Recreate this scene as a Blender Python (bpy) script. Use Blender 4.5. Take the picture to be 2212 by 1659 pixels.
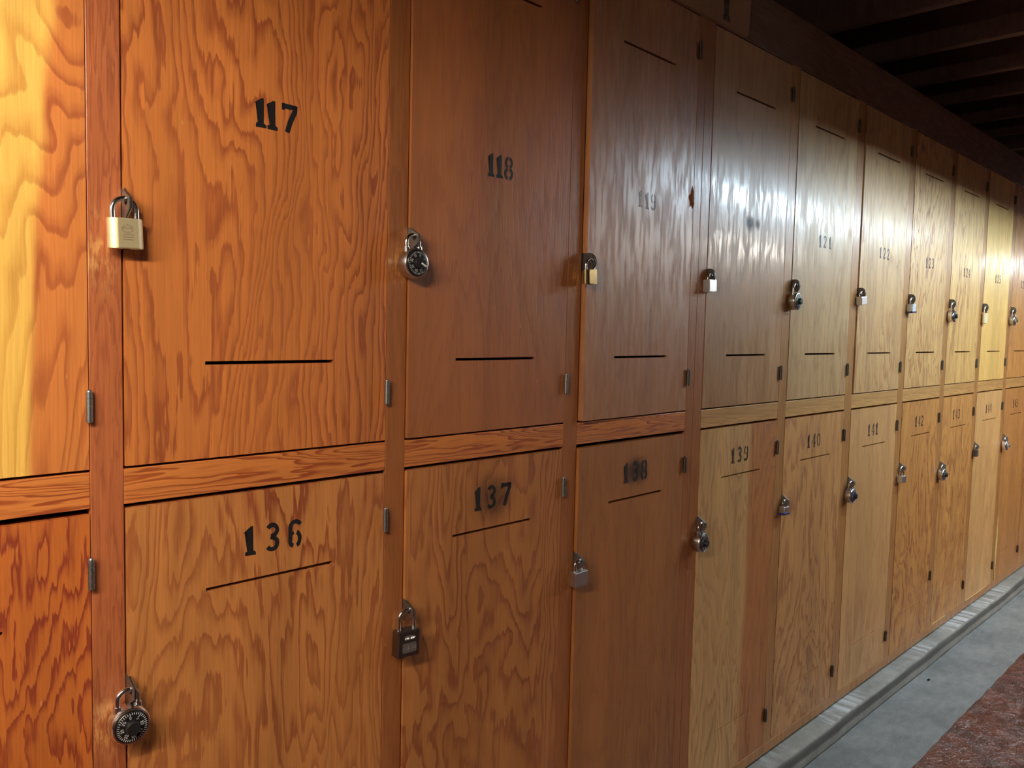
import bpy, bmesh, math, random
from mathutils import Vector, Matrix
S = bpy.context.scene
C = S.collection
PI = math.pi
for o in list(bpy.data.objects):
    bpy.data.objects.remove(o)

# ------------------------------------------------------------------ camera, world, lights, exposure
ZC = 1.265
cam_d = bpy.data.cameras.new('camera')
cam = bpy.data.objects.new('camera', cam_d); C.objects.link(cam)
cam_d.sensor_fit = 'HORIZONTAL'; cam_d.sensor_width = 36.0; cam_d.lens = 1775.71 / 2212 * 36
cam_d.clip_start = 0.02
yaw, pit, rol = math.radians(45.4549), math.radians(-3.92772), math.radians(1.3296)
fw = Vector((math.sin(yaw) * math.cos(pit), math.cos(yaw) * math.cos(pit), math.sin(pit)))
rt = Vector((math.cos(yaw), -math.sin(yaw), 0)); up = rt.cross(fw)
r2 = math.cos(rol) * rt + math.sin(rol) * up; u2 = -math.sin(rol) * rt + math.cos(rol) * up
M = Matrix((r2, u2, -fw)).transposed().to_4x4(); M.translation = Vector((0, -1.06504, ZC))
cam.matrix_world = M
S.camera = cam

wd = bpy.data.worlds.new('world'); S.world = wd; wd.use_nodes = True
bg = wd.node_tree.nodes['Background']
bg.inputs[0].default_value = (0.55, 0.6, 0.75, 1); bg.inputs[1].default_value = 0.02

# the aisle is lit only by shaded tubes hung in a row (their fixtures are built at the end of the script)
TUBE_NEAR = dict(x0=-1.60, x1=-0.08, y=-0.78, z=1.80, strength=250.0, color=(1.0, 0.86, 0.68))
TUBE = dict(x0=2.45, x1=4.75, y=-0.60, z=1.80, strength=60.0, color=(0.65, 0.85, 1.0))
TUBE_OPP = dict(x0=4.1, x1=6.2, y=-1.95, z=1.90, rim=-.022, strength=165.0, color=(1.0, 0.90, 0.76))
TUBE_FAR = dict(x0=6.3, x1=7.8, y=-0.60, z=1.80, strength=70.0, color=(0.80, 0.92, 1.0))

S.view_settings.view_transform = 'Standard'; S.view_settings.look = 'None'
S.view_settings.exposure = 0.0; S.view_settings.gamma = 1.0; S.view_settings.use_curve_mapping = False
S.cycles.use_denoising = True
S.cycles.max_bounces = 5; S.cycles.diffuse_bounces = 2; S.cycles.glossy_bounces = 3
S.cycles.use_adaptive_sampling = True; S.cycles.adaptive_threshold = 0.08; S.cycles.adaptive_min_samples = 24
S.cycles.sample_clamp_indirect = 4.0

# ------------------------------------------------------------------ mesh helpers
def link_mesh(name, bm, mat, parent=None, smooth=False, loc=None):
    me = bpy.data.meshes.new(name)
    bmesh.ops.recalc_face_normals(bm, faces=bm.faces[:])
    if smooth:
        for f in bm.faces: f.smooth = True
    bm.to_mesh(me); bm.free()
    if mat: me.materials.append(mat)
    o = bpy.data.objects.new(name, me); C.objects.link(o)
    if parent: o.parent = parent
    if loc: o.location = loc
    return o

def sharp(o, ang=35, big=None):
    """smooth shading that keeps edges above ang crisp; faces larger than big stay flat"""
    me = o.data
    bm = bmesh.new(); bm.from_mesh(me)
    for f in bm.faces: f.smooth = big is None or f.calc_area() < big
    for e in bm.edges:
        if len(e.link_faces) == 2 and e.calc_face_angle(0) > math.radians(ang): e.smooth = False
    bm.to_mesh(me); bm.free()
    return o

def empty(name, loc=(0, 0, 0), rot=(0, 0, 0)):
    o = bpy.data.objects.new(name, None); C.objects.link(o); o.location = loc; o.rotation_euler = rot
    o.empty_display_size = 0.05
    return o

def tag(o, label=None, cat=None, group=None, kind=None):
    if label: o['label'] = label
    if cat: o['category'] = cat
    if group: o['group'] = group
    if kind: o['kind'] = kind
    return o

def box(bm, x0, x1, y0, y1, z0, z1):
    v = [bm.verts.new(p) for p in ((x0, y0, z0), (x1, y0, z0), (x1, y1, z0), (x0, y1, z0),
                                   (x0, y0, z1), (x1, y0, z1), (x1, y1, z1), (x0, y1, z1))]
    for f in ((0, 1, 2, 3), (4, 7, 6, 5), (0, 4, 5, 1), (1, 5, 6, 2), (2, 6, 7, 3), (3, 7, 4, 0)):
        bm.faces.new([v[i] for i in f])

def box_obj(name, mat, parent, x0, x1, y0, y1, z0, z1, bev=0.0, seg=2, org=None):
    org = org or (x0, y0, z0)
    bm = bmesh.new()
    box(bm, x0 - org[0], x1 - org[0], y0 - org[1], y1 - org[1], z0 - org[2], z1 - org[2])
    if bev:
        bmesh.ops.bevel(bm, geom=bm.edges[:], offset=bev, segments=seg, affect='EDGES', profile=0.5)
    o = link_mesh(name, bm, mat, parent, loc=org)
    return sharp(o, 12) if bev else o

def plate_holes(bm, x0, x1, z0, z1, y0, y1, holes):
    """board with rectangular through holes, built as a grid with the holes' cells left out"""
    xs = sorted({x0, x1} | {h[0] for h in holes} | {h[1] for h in holes})
    zs = sorted({z0, z1} | {h[2] for h in holes} | {h[3] for h in holes})
    def hole(i, j):
        if not (0 <= i < len(xs) - 1 and 0 <= j < len(zs) - 1): return True
        cx, cz = (xs[i] + xs[i + 1]) / 2, (zs[j] + zs[j + 1]) / 2
        return any(h[0] < cx < h[1] and h[2] < cz < h[3] for h in holes)
    V = {}
    def v(i, j, k):
        if (i, j, k) not in V: V[i, j, k] = bm.verts.new((xs[i], (y0, y1)[k], zs[j]))
        return V[i, j, k]
    for i in range(len(xs) - 1):
        for j in range(len(zs) - 1):
            if hole(i, j): continue
            bm.faces.new((v(i, j, 0), v(i + 1, j, 0), v(i + 1, j + 1, 0), v(i, j + 1, 0)))
            bm.faces.new((v(i, j, 1), v(i, j + 1, 1), v(i + 1, j + 1, 1), v(i + 1, j, 1)))
            if hole(i - 1, j): bm.faces.new((v(i, j, 0), v(i, j + 1, 0), v(i, j + 1, 1), v(i, j, 1)))
            if hole(i + 1, j): bm.faces.new((v(i + 1, j, 0), v(i + 1, j, 1), v(i + 1, j + 1, 1), v(i + 1, j + 1, 0)))
            if hole(i, j - 1): bm.faces.new((v(i, j, 0), v(i, j, 1), v(i + 1, j, 1), v(i + 1, j, 0)))
            if hole(i, j + 1): bm.faces.new((v(i, j + 1, 0), v(i + 1, j + 1, 0), v(i + 1, j + 1, 1), v(i, j + 1, 1)))

def tube(bm, pts, r, n=12, cap=True):
    """round bar along a list of points"""
    rings = []
    ref = None
    for i, p in enumerate(pts):
        p = Vector(p)
        a = Vector(pts[max(i - 1, 0)]); b = Vector(pts[min(i + 1, len(pts) - 1)])
        t = (b - a).normalized()
        if ref is None: ref = t.orthogonal().normalized()
        ref = (ref - t * ref.dot(t)).normalized()
        s = t.cross(ref)
        rings.append([bm.verts.new(p + (ref * math.cos(2 * PI * k / n) + s * math.sin(2 * PI * k / n)) * r) for k in range(n)])
    for a, b in zip(rings, rings[1:]):
        for k in range(n):
            bm.faces.new((a[k], a[(k + 1) % n], b[(k + 1) % n], b[k]))
    if cap:
        bm.faces.new(rings[0][::-1]); bm.faces.new(rings[-1])

def lathe_y(bm, prof, n=48, cx=0.0, cz=0.0):
    """turned shape about an axis along y; prof is a list of (radius, y)"""
    rings = []
    for r, y in prof:
        if r < 1e-6: rings.append([bm.verts.new((cx, y, cz))])
        else: rings.append([bm.verts.new((cx + r * math.cos(2 * PI * k / n), y, cz + r * math.sin(2 * PI * k / n))) for k in range(n)])
    for a, b in zip(rings, rings[1:]):
        for k in range(n):
            q = []
            for v in (a[k % len(a)], a[(k + 1) % len(a)], b[(k + 1) % len(b)], b[k % len(b)]):
                if v not in q: q.append(v)
            if len(q) > 2: bm.faces.new(q)

# ------------------------------------------------------------------ node helpers
class NT:
    def __init__(s, name):
        s.m = bpy.data.materials.new(name); s.m.use_nodes = True
        s.t = s.m.node_tree; s.t.nodes.clear()
        s.out = s.t.nodes.new('ShaderNodeOutputMaterial')
        s.p = s.t.nodes.new('ShaderNodeBsdfPrincipled')
        s.t.links.new(s.p.outputs[0], s.out.inputs[0])
    def n(s, kind, **kw):
        nd = s.t.nodes.new('ShaderNode' + kind)
        for k, v in kw.items(): setattr(nd, k, v)
        return nd
    def put(s, sock, val):
        if hasattr(val, 'is_output') or isinstance(val, bpy.types.NodeSocket): s.t.links.new(val, sock)
        else: sock.default_value = val
    def math(s, op, a, b=0.0, c=0.0, clamp=False):
        nd = s.n('Math', operation=op, use_clamp=clamp)
        for i, q in enumerate((a, b, c)): s.put(nd.inputs[i], q)
        return nd.outputs[0]
    def mix(s, f, a, b, blend='MIX'):
        nd = s.n('Mix', data_type='RGBA', blend_type=blend)
        s.put(nd.inputs[0], f)
        for i, q in ((6, a), (7, b)):
            s.put(nd.inputs[i], (*q, 1) if isinstance(q, tuple) and len(q) == 3 else q)
        return nd.outputs[2]
    def noise(s, vec, scale=1.0, detail=2.0, rough=0.5, dist=0.0):
        nd = s.n('TexNoise'); s.put(nd.inputs['Vector'], vec)
        nd.inputs['Scale'].default_value = scale; nd.inputs['Detail'].default_value = detail
        nd.inputs['Roughness'].default_value = rough; nd.inputs['Distortion'].default_value = dist
        return nd.outputs[0]
    def mapping(s, vec, loc=(0, 0, 0), rot=(0, 0, 0), scale=(1, 1, 1)):
        nd = s.n('Mapping'); s.put(nd.inputs[0], vec)
        nd.inputs[1].default_value = loc; nd.inputs[2].default_value = rot; nd.inputs[3].default_value = scale
        return nd.outputs[0]
    def ramp(s, f, stops, interp='LINEAR'):
        nd = s.n('ValToRGB'); s.put(nd.inputs[0], f)
        e = nd.color_ramp.elements; nd.color_ramp.interpolation = interp
        while len(e) < len(stops): e.new(0.5)
        for i, (p, c) in enumerate(stops):
            e[i].position = p; e[i].color = (c, c, c, 1) if not isinstance(c, tuple) else (*c, 1)
        return nd.outputs[0]
    def smooth(s, v, a, b):
        nd = s.n('MapRange', interpolation_type='SMOOTHSTEP')
        s.put(nd.inputs[0], v); s.put(nd.inputs[1], a); s.put(nd.inputs[2], b)
        return nd.outputs[0]
    def bump(s, h, strength, dist):
        nd = s.n('Bump'); s.put(nd.inputs['Height'], h)
        nd.inputs['Strength'].default_value = strength; nd.inputs['Distance'].default_value = dist
        s.t.links.new(nd.outputs[0], s.p.inputs['Normal'])
    def set(s, **kw):
        for k, v in kw.items(): s.put(s.p.inputs[k.replace('_', ' ')], (*v, 1) if isinstance(v, tuple) and len(v) == 3 else v)

def lin(r, g, b):
    f = lambda c: ((c / 255 + 0.055) / 1.055) ** 2.4 if c > 10 else c / 255 / 12.92
    return (f(r), f(g), f(b))

def wood(name, light_c, dark_c, seed, rings=9.0, wide=4.2, tall=0.75, straight=0.0, feather=0.30, horizontal=False,
         rough=0.46, contrast=1.0, sap=None, sap_c=None, scuffs=(), spec=0.7, pore=0.16, streak=0.0, coat=0.45):
    """varnished rotary-cut fir: level lines of a stretched height field, feathered along the grain"""
    t = NT(name)
    tc = t.n('TexCoord').outputs['Object']
    if horizontal: tc = t.mapping(tc, rot=(0, PI / 2, 0))
    rnd = random.Random(seed)
    off = (rnd.uniform(-40, 40), rnd.uniform(-40, 40), rnd.uniform(-40, 40))
    base = t.mapping(tc, loc=off, scale=(wide, 0.6, tall))
    n1 = t.noise(base, 1.0, 4.0, 0.5, 0.5)
    n2 = t.noise(t.mapping(tc, loc=off, scale=(110, 20, 7)), 1.0, 3.0, 0.65)
    n2b = t.noise(t.mapping(tc, loc=off, scale=(26, 8, 9.0)), 1.0, 2.0, 0.55, 0.6)
    n3 = t.noise(t.mapping(tc, loc=off, scale=(430, 90, 9)), 1.0, 1.0, 0.5)
    sx = t.n('SeparateXYZ'); t.put(sx.inputs[0], tc)
    h = t.math('MULTIPLY', n1, rings * 2.9)
    h = t.math('MULTIPLY_ADD', t.math('SUBTRACT', n2, 0.5), feather * 4.0, h)
    h = t.math('MULTIPLY_ADD', t.math('SUBTRACT', n2b, 0.5), feather * 3.0, h)
    if straight: h = t.math('MULTIPLY_ADD', sx.outputs[0], straight, h)
    f = t.math('FRACT', h)
    ring = t.ramp(f, [(0.0, 0.0), (0.45, 0.06), (0.66, 0.5), (0.82, 1.0), (0.93, 0.95), (1.0, 0.0)])
    big = t.noise(t.mapping(tc, loc=off, scale=(3.0, 1, 1.3)), 1.0, 2.0, 0.5)
    amp = t.math('MULTIPLY_ADD', t.smooth(big, 0.3, 0.7), 0.55, 0.5)
    ringa = t.math('MULTIPLY', t.math('MULTIPLY', ring, amp), contrast, clamp=True)
    lc, dc = light_c, dark_c
    if sap:
        # pale sapwood on one side of a wandering line
        ed = t.math('MULTIPLY_ADD', t.math('SUBTRACT', n1, 0.5), 0.10, sx.outputs[0])
        ed = t.math('MULTIPLY_ADD', t.math('SUBTRACT', n2b, 0.5), 0.012, ed)
        mk = t.smooth(ed, sap[0], sap[1])
        lc = t.mix(mk, sap_c[0], light_c); dc = t.mix(mk, sap_c[1], dark_c)
    col = t.mix(ringa, lc, dc)
    tone = t.noise(t.mapping(tc, loc=off, scale=(14, 3, 0.8)), 1.0, 3.0, 0.6)
    col = t.mix(1.0, col, t.ramp(tone, [(0.25, 0.80), (0.75, 1.12)]), 'MULTIPLY')
    col = t.mix(1.0, col, t.ramp(n3, [(0.2, 1.0 - pore), (0.8, 1.0 + pore * 0.5)]), 'MULTIPLY')
    rr = t.math('MULTIPLY_ADD', ringa, 0.10, rough)
    if scuffs:
        tw = t.n('TexCoord').outputs['Object']; sw = t.n('SeparateXYZ'); t.put(sw.inputs[0], tw)
        ns = t.noise(t.mapping(tw, loc=off, rot=(0, 0.35, 0), scale=(260, 60, 45)), 1.0, 3.0, 0.7)
        nb = t.noise(t.mapping(tw, loc=off, scale=(70, 20, 50)), 1.0, 2.0, 0.6)
        tot = None
        for (cx, cz, rx, rz, am) in scuffs:
            dx = t.math('DIVIDE', t.math('SUBTRACT', sw.outputs[0], cx), rx)
            dz = t.math('DIVIDE', t.math('SUBTRACT', sw.outputs[2], cz), rz)
            d = t.math('SQRT', t.math('ADD', t.math('MULTIPLY', dx, dx), t.math('MULTIPLY', dz, dz)))
            e = t.smooth(d, 1.0, 0.2)
            e = t.math('MULTIPLY', e, t.smooth(t.math('MULTIPLY_ADD', nb, 0.7, t.math('MULTIPLY', ns, 0.7)), 0.62, 0.86))
            e = t.math('MULTIPLY', e, am)
            tot = e if tot is None else t.math('MAXIMUM', tot, e)
        col = t.mix(tot, col, lin(222, 160, 92))
        rr = t.math('MULTIPLY_ADD', tot, 0.2, rr)
    # small nicks in the varnish
    nk = t.n('TexVoronoi'); t.put(nk.inputs['Vector'], t.mapping(tc, loc=off, scale=(22, 8, 13))); nk.inputs['Scale'].default_value = 1.0
    nkm = t.math('MULTIPLY', t.smooth(nk.outputs['Distance'], 0.05, 0.03), t.smooth(n3, 0.45, 0.6))
    col = t.mix(t.math('MULTIPLY', nkm, 0.55), col, lin(226, 170, 110))
    st = t.noise(t.mapping(tc, loc=off, scale=(85, 10, 13)), 1.0, 2.5, 0.6)
    if streak: rr = t.math('MULTIPLY_ADD', t.smooth(st, 0.45, 0.6), streak, rr)
    t.set(Base_Color=col, Roughness=rr, Specular_IOR_Level=spec)
    t.put(t.p.inputs['Coat Weight'], t.math('MULTIPLY', t.math('MULTIPLY_ADD', t.smooth(st, 0.42, 0.60), 0.8, 0.2), coat)); t.put(t.p.inputs['Coat Roughness'], t.math('SUBTRACT', rr, 0.22))
    hb = t.math('MULTIPLY_ADD', n3, 0.25, t.math('MULTIPLY_ADD', ringa, -0.35, t.math('MULTIPLY', st, 1.0)))
    t.bump(hb, 0.30, 0.0016)
    return t.m

def plain(name, col, rough=0.5, metal=0.0, spec=0.5, noise_amt=0.0, nscale=200.0, bumpd=0.0, coat=0.0):
    t = NT(name); c = col
    if noise_amt:
        tc = t.n('TexCoord').outputs['Object']
        n = t.noise(tc, nscale, 3.0, 0.6)
        c = t.mix(1.0, (*col, 1), t.ramp(n, [(0.3, 1 - noise_amt), (0.7, 1 + noise_amt)]), 'MULTIPLY')
        if bumpd: t.bump(n, 0.4, bumpd)
    t.set(Base_Color=c, Roughness=rough, Metallic=metal, Specular_IOR_Level=spec)
    if coat: t.p.inputs['Coat Weight'].default_value = coat
    return t.m

# ------------------------------------------------------------------ materials
m_concrete = None
def concrete(name, a, b, edge=False):
    t = NT(name); tc = t.n('TexCoord').outputs['Object']
    n = t.noise(tc, 5.0, 5.0, 0.62); n2 = t.noise(t.mapping(tc, scale=(14, 40, 30)), 1.0, 3.0, 0.6); n3 = t.noise(tc, 160.0, 3.0, 0.6)
    col = t.mix(t.smooth(n, 0.3, 0.72), a, b)
    col = t.mix(1.0, col, t.ramp(n2, [(0.3, 0.86), (0.7, 1.1)]), 'MULTIPLY')
    col = t.mix(1.0, col, t.ramp(n3, [(0.25, 0.88), (0.75, 1.08)]), 'MULTIPLY')
    if edge:
        s = t.n('SeparateXYZ'); t.put(s.inputs[0], tc)
        w = t.math('MULTIPLY_ADD', t.math('SUBTRACT', t.noise(t.mapping(tc, scale=(3, 3, 3)), 1.0, 3.0), 0.5), 0.02, s.outputs[2])
        # black scuffed dirt along the nose
        dm = t.math('MULTIPLY', t.smooth(w, 0.022, 0.032), t.smooth(w, 0.0535, 0.047))
        col = t.mix(t.math('MULTIPLY', dm, 0.72), col, (0.035, 0.035, 0.035))
        jm = t.smooth(w, 0.008, 0.002)
        col = t.mix(t.math('MULTIPLY', jm, 0.7), col, (0.02, 0.02, 0.02))
        # whitish worn smears across the top
        sm = t.noise(t.mapping(tc, rot=(0, 0, 0.5), scale=(34, 5, 5)), 1.0, 3.0, 0.6)
        pa = t.noise(t.mapping(tc, scale=(2.2, 2, 2)), 1.0, 2.0)
        wm = t.math('MULTIPLY', t.smooth(sm, 0.44, 0.64), t.smooth(pa, 0.38, 0.56))
        wm = t.math('MULTIPLY', wm, t.smooth(s.outputs[2], 0.0525, 0.0545))
        col = t.mix(t.math('MULTIPLY', wm, 0.85), col, (0.62, 0.66, 0.70))
    t.set(Base_Color=col, Roughness=0.75, Specular_IOR_Level=0.35)
    t.bump(n3, 0.3, 0.002)
    return t.m
m_floor = concrete('grey_concrete', (0.17, 0.18, 0.185), (0.27, 0.285, 0.29))
m_curb = concrete('curb_concrete', (0.24, 0.24, 0.225), (0.35, 0.35, 0.33), True)

def red_paint():
    t = NT('glossy_red_floor_paint'); tc = t.n('TexCoord').outputs['Object']
    n = t.noise(tc, 7.0, 5.0, 0.62, 0.8); n2 = t.noise(tc, 38.0, 4.0, 0.6, 0.5)
    col = t.mix(t.smooth(n, 0.35, 0.68), (0.13, 0.024, 0.011), (0.055, 0.013, 0.012))
    col = t.mix(t.math('MULTIPLY', t.smooth(n2, 0.64, 0.74), 0.22), col, (0.26, 0.11, 0.08))
    t.set(Base_Color=col, Roughness=t.math('MULTIPLY_ADD', n2, 0.12, 0.05), Specular_IOR_Level=0.8)
    w = t.noise(t.mapping(tc, scale=(14, 26, 9)), 1.0, 5.0, 0.7, 1.0)
    w2 = t.noise(t.mapping(tc, scale=(45, 60, 9)), 1.0, 3.0, 0.6, 0.8)
    t.bump(t.math('MULTIPLY_ADD', w2, 0.3, w), 1.0, 0.012)
    return t.m
m_red = red_paint()

ORANGE = (lin(216, 132, 66), lin(158, 72, 30))
REDDISH = (lin(188, 108, 64), lin(150, 74, 42))
BROWN = (lin(186, 122, 66), lin(158, 92, 44))
TAN = (lin(206, 158, 92), lin(172, 116, 58))
GOLD = (lin(222, 168, 84), lin(186, 122, 52))
PALE = (lin(236, 196, 112), lin(214, 160, 76))
m_rail = wood('rail_fir', *ORANGE, 71, rings=7, wide=16, tall=1.2, horizontal=True, feather=0.2, rough=0.4)
m_rail_r = wood('rail_fir_tan', lin(208, 158, 92), lin(184, 130, 70), 72, rings=5, wide=14, tall=1.0, horizontal=True, feather=0.2, rough=0.42, contrast=0.6)
m_stile = wood('stile_mahogany_red', *REDDISH, 73, rings=3, wide=22, tall=2.0, feather=0.75, rough=0.42, contrast=0.7,
               scuffs=((0.014, 1.345 - 0.065, 0.03, 0.075, 0.8), (0.016, 0.75 - 0.065, 0.03, 0.055, 0.9)), pore=0.25)
m_stile_b = wood('stile_fir_brown', lin(176, 108, 58), lin(150, 80, 40), 74, rings=4, wide=18, tall=1.5, feather=0.4, rough=0.4, contrast=0.6,
                 scuffs=((0.022, 1.36 - 0.065, 0.022, 0.045, 0.9), (0.024, 0.76 - 0.065, 0.02, 0.05, 0.6)))
m_stile_r = wood('stile_fir_tan', lin(190, 134, 74), lin(164, 104, 54), 75, rings=3, wide=18, tall=1.2, feather=0.3, rough=0.4, contrast=0.6)
m_header = wood('header_dark_stained', lin(118, 84, 66), lin(100, 70, 54), 76, rings=4, wide=6, tall=0.8, horizontal=True, rough=0.6, contrast=0.5, spec=0.25)
m_inner = plain('raw_plywood_inside', lin(120, 80, 45), 0.8)
m_joist = wood('joist_dark_wood', lin(128, 98, 90), lin(108, 80, 72), 78, rings=4, wide=10, tall=1.0, horizontal=False, rough=0.8, contrast=0.6, spec=0.2)
m_deck = plain('ceiling_boards', lin(70, 52, 48), 0.9, noise_amt=0.2, nscale=6)
m_black = plain('black_stencil_paint', (0.012, 0.011, 0.013), 0.5)
m_raw = plain('bare_split_wood', lin(226, 190, 116), 0.8, noise_amt=0.15, nscale=90)
m_rawdark = plain('bare_broken_wood', lin(140, 84, 40), 0.85, noise_amt=0.35, nscale=220)
m_zinc = plain('dull_zinc_steel', (0.36, 0.37, 0.37), 0.42, 1.0, noise_amt=0.15, nscale=300)
m_dkzinc = plain('dark_tarnished_steel', (0.16, 0.15, 0.14), 0.45, 1.0, noise_amt=0.2, nscale=300)
m_chrome = plain('chrome', (0.88, 0.89, 0.92), 0.17, 1.0)
m_brush = plain('brushed_stainless', (0.62, 0.62, 0.63), 0.28, 1.0)
m_steel = plain('satin_steel', (0.72, 0.75, 0.80), 0.36, 1.0, noise_amt=0.06, nscale=500)
m_dark = plain('dark_gunmetal', (0.27, 0.25, 0.25), 0.34, 1.0)
m_emb = plain('worn_embossed_steel', (0.44, 0.42, 0.41), 0.55, 1.0, noise_amt=0.25, nscale=600)
m_brass = plain('brass', (0.95, 0.82, 0.50), 0.50, 0.8, noise_amt=0.04, nscale=500)
m_brass_mark = plain('engraved_brass', (0.62, 0.47, 0.25), 0.5, 1.0)
m_oldbrass = plain('old_dark_brass', (0.42, 0.33, 0.17), 0.24, 1.0, noise_amt=0.1, nscale=300)
m_dialb = plain('black_dial_enamel', (0.012, 0.012, 0.014), 0.3)
m_dialg = plain('dark_green_dial', (0.006, 0.035, 0.024), 0.3)
m_dialn = plain('navy_dial', (0.012, 0.018, 0.045), 0.3)
m_knob = plain('black_plastic_knob', (0.014, 0.013, 0.015), 0.42)
m_white = plain('white_dial_paint', (0.80, 0.80, 0.78), 0.5)
m_blue = plain('blue_vinyl_bumper', (0.02, 0.05, 0.32), 0.4)
m_navy = plain('navy_vinyl_bumper', (0.015, 0.015, 0.06), 0.4)
m_sign = plain('stained_sign_board', lin(150, 106, 70), 0.6, noise_amt=0.1, nscale=8)
m_housing = plain('white_enamel', (0.75, 0.75, 0.72), 0.5)

def faded(name, col, alpha, soft=0.0):
    """thin paint that lets wood show through, patchy"""
    t = NT(name); tc = t.n('TexCoord').outputs['Object']
    n = t.noise(tc, 130.0, 3.0, 0.6); n2 = t.noise(tc, 40.0, 2.0)
    a = t.math('MULTIPLY', t.ramp(t.math('MULTIPLY_ADD', n, 0.6, t.math('MULTIPLY', n2, 0.4)), [(0.3, 0.45), (0.62, 1.0)]), alpha)
    t.set(Base_Color=col, Roughness=0.5, Alpha=a)
    return t.m
def spray(name, col, amt, rx, rz):
    """soft round cloud of overspray, thinning out from its middle (local x, z)"""
    t = NT(name); tc = t.n('TexCoord').outputs['Object']
    d = t.n('VectorMath', operation='LENGTH'); t.put(d.inputs[0], t.mapping(tc, scale=(1 / rx, 0, 1 / rz)))
    n = t.noise(tc, 55.0, 4.0, 0.6)
    a = t.math('MULTIPLY', t.smooth(t.math('MULTIPLY_ADD', t.math('SUBTRACT', n, 0.5), 0.5, d.outputs['Value']), 1.0, 0.15), amt)
    t.set(Base_Color=col, Roughness=0.55, Alpha=a)
    return t.m
m_fade = faded('faded_blue_stencil', (0.07, 0.09, 0.16), 0.55)
m_thin = faded('thin_blue_stencil', (0.03, 0.035, 0.075), 0.82)
m_ink = faded('worn_black_stencil', (0.02, 0.017, 0.02), 0.93)

# ------------------------------------------------------------------ stencil figures
def arc(cx, cz, rx, rz, a0, a1, n=14):
    return [(cx + rx * math.cos(math.radians(a0 + (a1 - a0) * i / n)), cz + rz * math.sin(math.radians(a0 + (a1 - a0) * i / n))) for i in range(n + 1)]
# each figure: list of (points, width) strokes or ('poly', points); cell is 0.62 wide and 1 tall
GLYPH = {
 '1': [('poly', [(0.22, 0.13), (0.44, 0.13), (0.44, 1.0), (0.36, 1.0), (0.12, 0.84), (0.10, 0.78), (0.22, 0.79)]), ('poly', [(0.14, 0.0), (0.54, 0.0), (0.53, 0.10), (0.46, 0.15), (0.17, 0.15), (0.14, 0.11)])],
 '2': [(arc(0.32, 0.72, 0.20, 0.20, 170, 0, 10) + [(0.50, 0.60), (0.36, 0.36), (0.18, 0.12)], 0.15), ([(0.10, 0.075), (0.56, 0.075)], 0.15), ([(0.53, 0.06), (0.53, 0.2)], 0.09), ([(0.13, 0.70), (0.20, 0.66)], 0.13)],
 '3': [(arc(0.30, 0.735, 0.19, 0.19, 150, -55, 12) + [(0.27, 0.525)], 0.155), ([(0.25, 0.52)] + arc(0.30, 0.27, 0.20, 0.20, 60, -150, 12), 0.155)],
 '4': [('poly', [(0.32, 0.0), (0.54, 0.0), (0.54, 1.0), (0.42, 1.0), (0.40, 0.9), (0.40, 0.1), (0.32, 0.08)]), ([(0.40, 0.92), (0.08, 0.33), (0.38, 0.30)], 0.10), ([(0.54, 0.30), (0.62, 0.30)], 0.12)],
 '5': [([(0.50, 0.93), (0.18, 0.93), (0.16, 0.56)], 0.13), ([(0.17, 0.54)] + arc(0.29, 0.31, 0.22, 0.24, 95, -145, 14), 0.15)],
 '6': [(arc(0.33, 0.74, 0.20, 0.19, 20, 180, 8) + [(0.13, 0.5), (0.13, 0.28)] + arc(0.28, 0.23, 0.15, 0.16, 180, 262, 6), 0.155), ([(0.15, 0.47), (0.27, 0.53)], 0.10), (arc(0.36, 0.30, 0.15, 0.24, 80, -80, 10), 0.155)],
 '7': [([(0.08, 0.895), (0.64, 0.895)], 0.18), ([(0.10, 0.99), (0.10, 0.76)], 0.10), ([(0.58, 0.97), (0.57, 0.78), (0.38, 0.36), (0.27, 0.0)], 0.19)],
 '8': [(arc(0.28, 0.74, 0.15, 0.19, 95, 265, 10), 0.14), (arc(0.35, 0.74, 0.15, 0.19, 85, -85, 10), 0.14), (arc(0.28, 0.26, 0.18, 0.20, 95, 265, 10), 0.15), (arc(0.35, 0.26, 0.18, 0.20, 85, -85, 10), 0.15)],
 '9': [(arc(0.28, 0.70, 0.15, 0.23, 100, 262, 10), 0.155), (arc(0.36, 0.77, 0.14, 0.16, 80, 0, 6) + [(0.50, 0.5), (0.50, 0.26)] + arc(0.30, 0.26, 0.20, 0.19, 0, -160, 10), 0.155), ([(0.48, 0.53), (0.37, 0.48)], 0.10)],
 '0': [(arc(0.29, 0.5, 0.18, 0.43, 95, 265, 14), 0.13), (arc(0.35, 0.5, 0.18, 0.43, 85, -85, 14), 0.13)],
}
def glyph(bm, ch, x, z, h, y, jit=0.0, rnd=None):
    def P(p):
        j = (rnd.uniform(-jit, jit), rnd.uniform(-jit, jit)) if jit else (0, 0)
        return bm.verts.new((x + (p[0] + j[0]) * h, y, z + (p[1] + j[1]) * h))
    for st in GLYPH[ch]:
        if st[0] == 'poly':
            f = bm.faces.new([P(p) for p in st[1]]); bmesh.ops.triangulate(bm, faces=[f])
        else:
            pts, w = st
            L, R = [], []
            for i, p in enumerate(pts):
                a = pts[max(i - 1, 0)]; b = pts[min(i + 1, len(pts) - 1)]
                dx, dz = b[0] - a[0], b[1] - a[1]; l = math.hypot(dx, dz) or 1
                nx, nz = -dz / l * w / 2, dx / l * w / 2
                L.append(P((p[0] + nx, p[1] + nz))); R.append(P((p[0] - nx, p[1] - nz)))
            for i in range(len(pts) - 1):
                bm.faces.new((L[i], R[i], R[i + 1], L[i + 1]))
def face_front(bm):
    for f in bm.faces:
        f.normal_update()
        if f.normal.y > 0: f.normal_flip()
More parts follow.
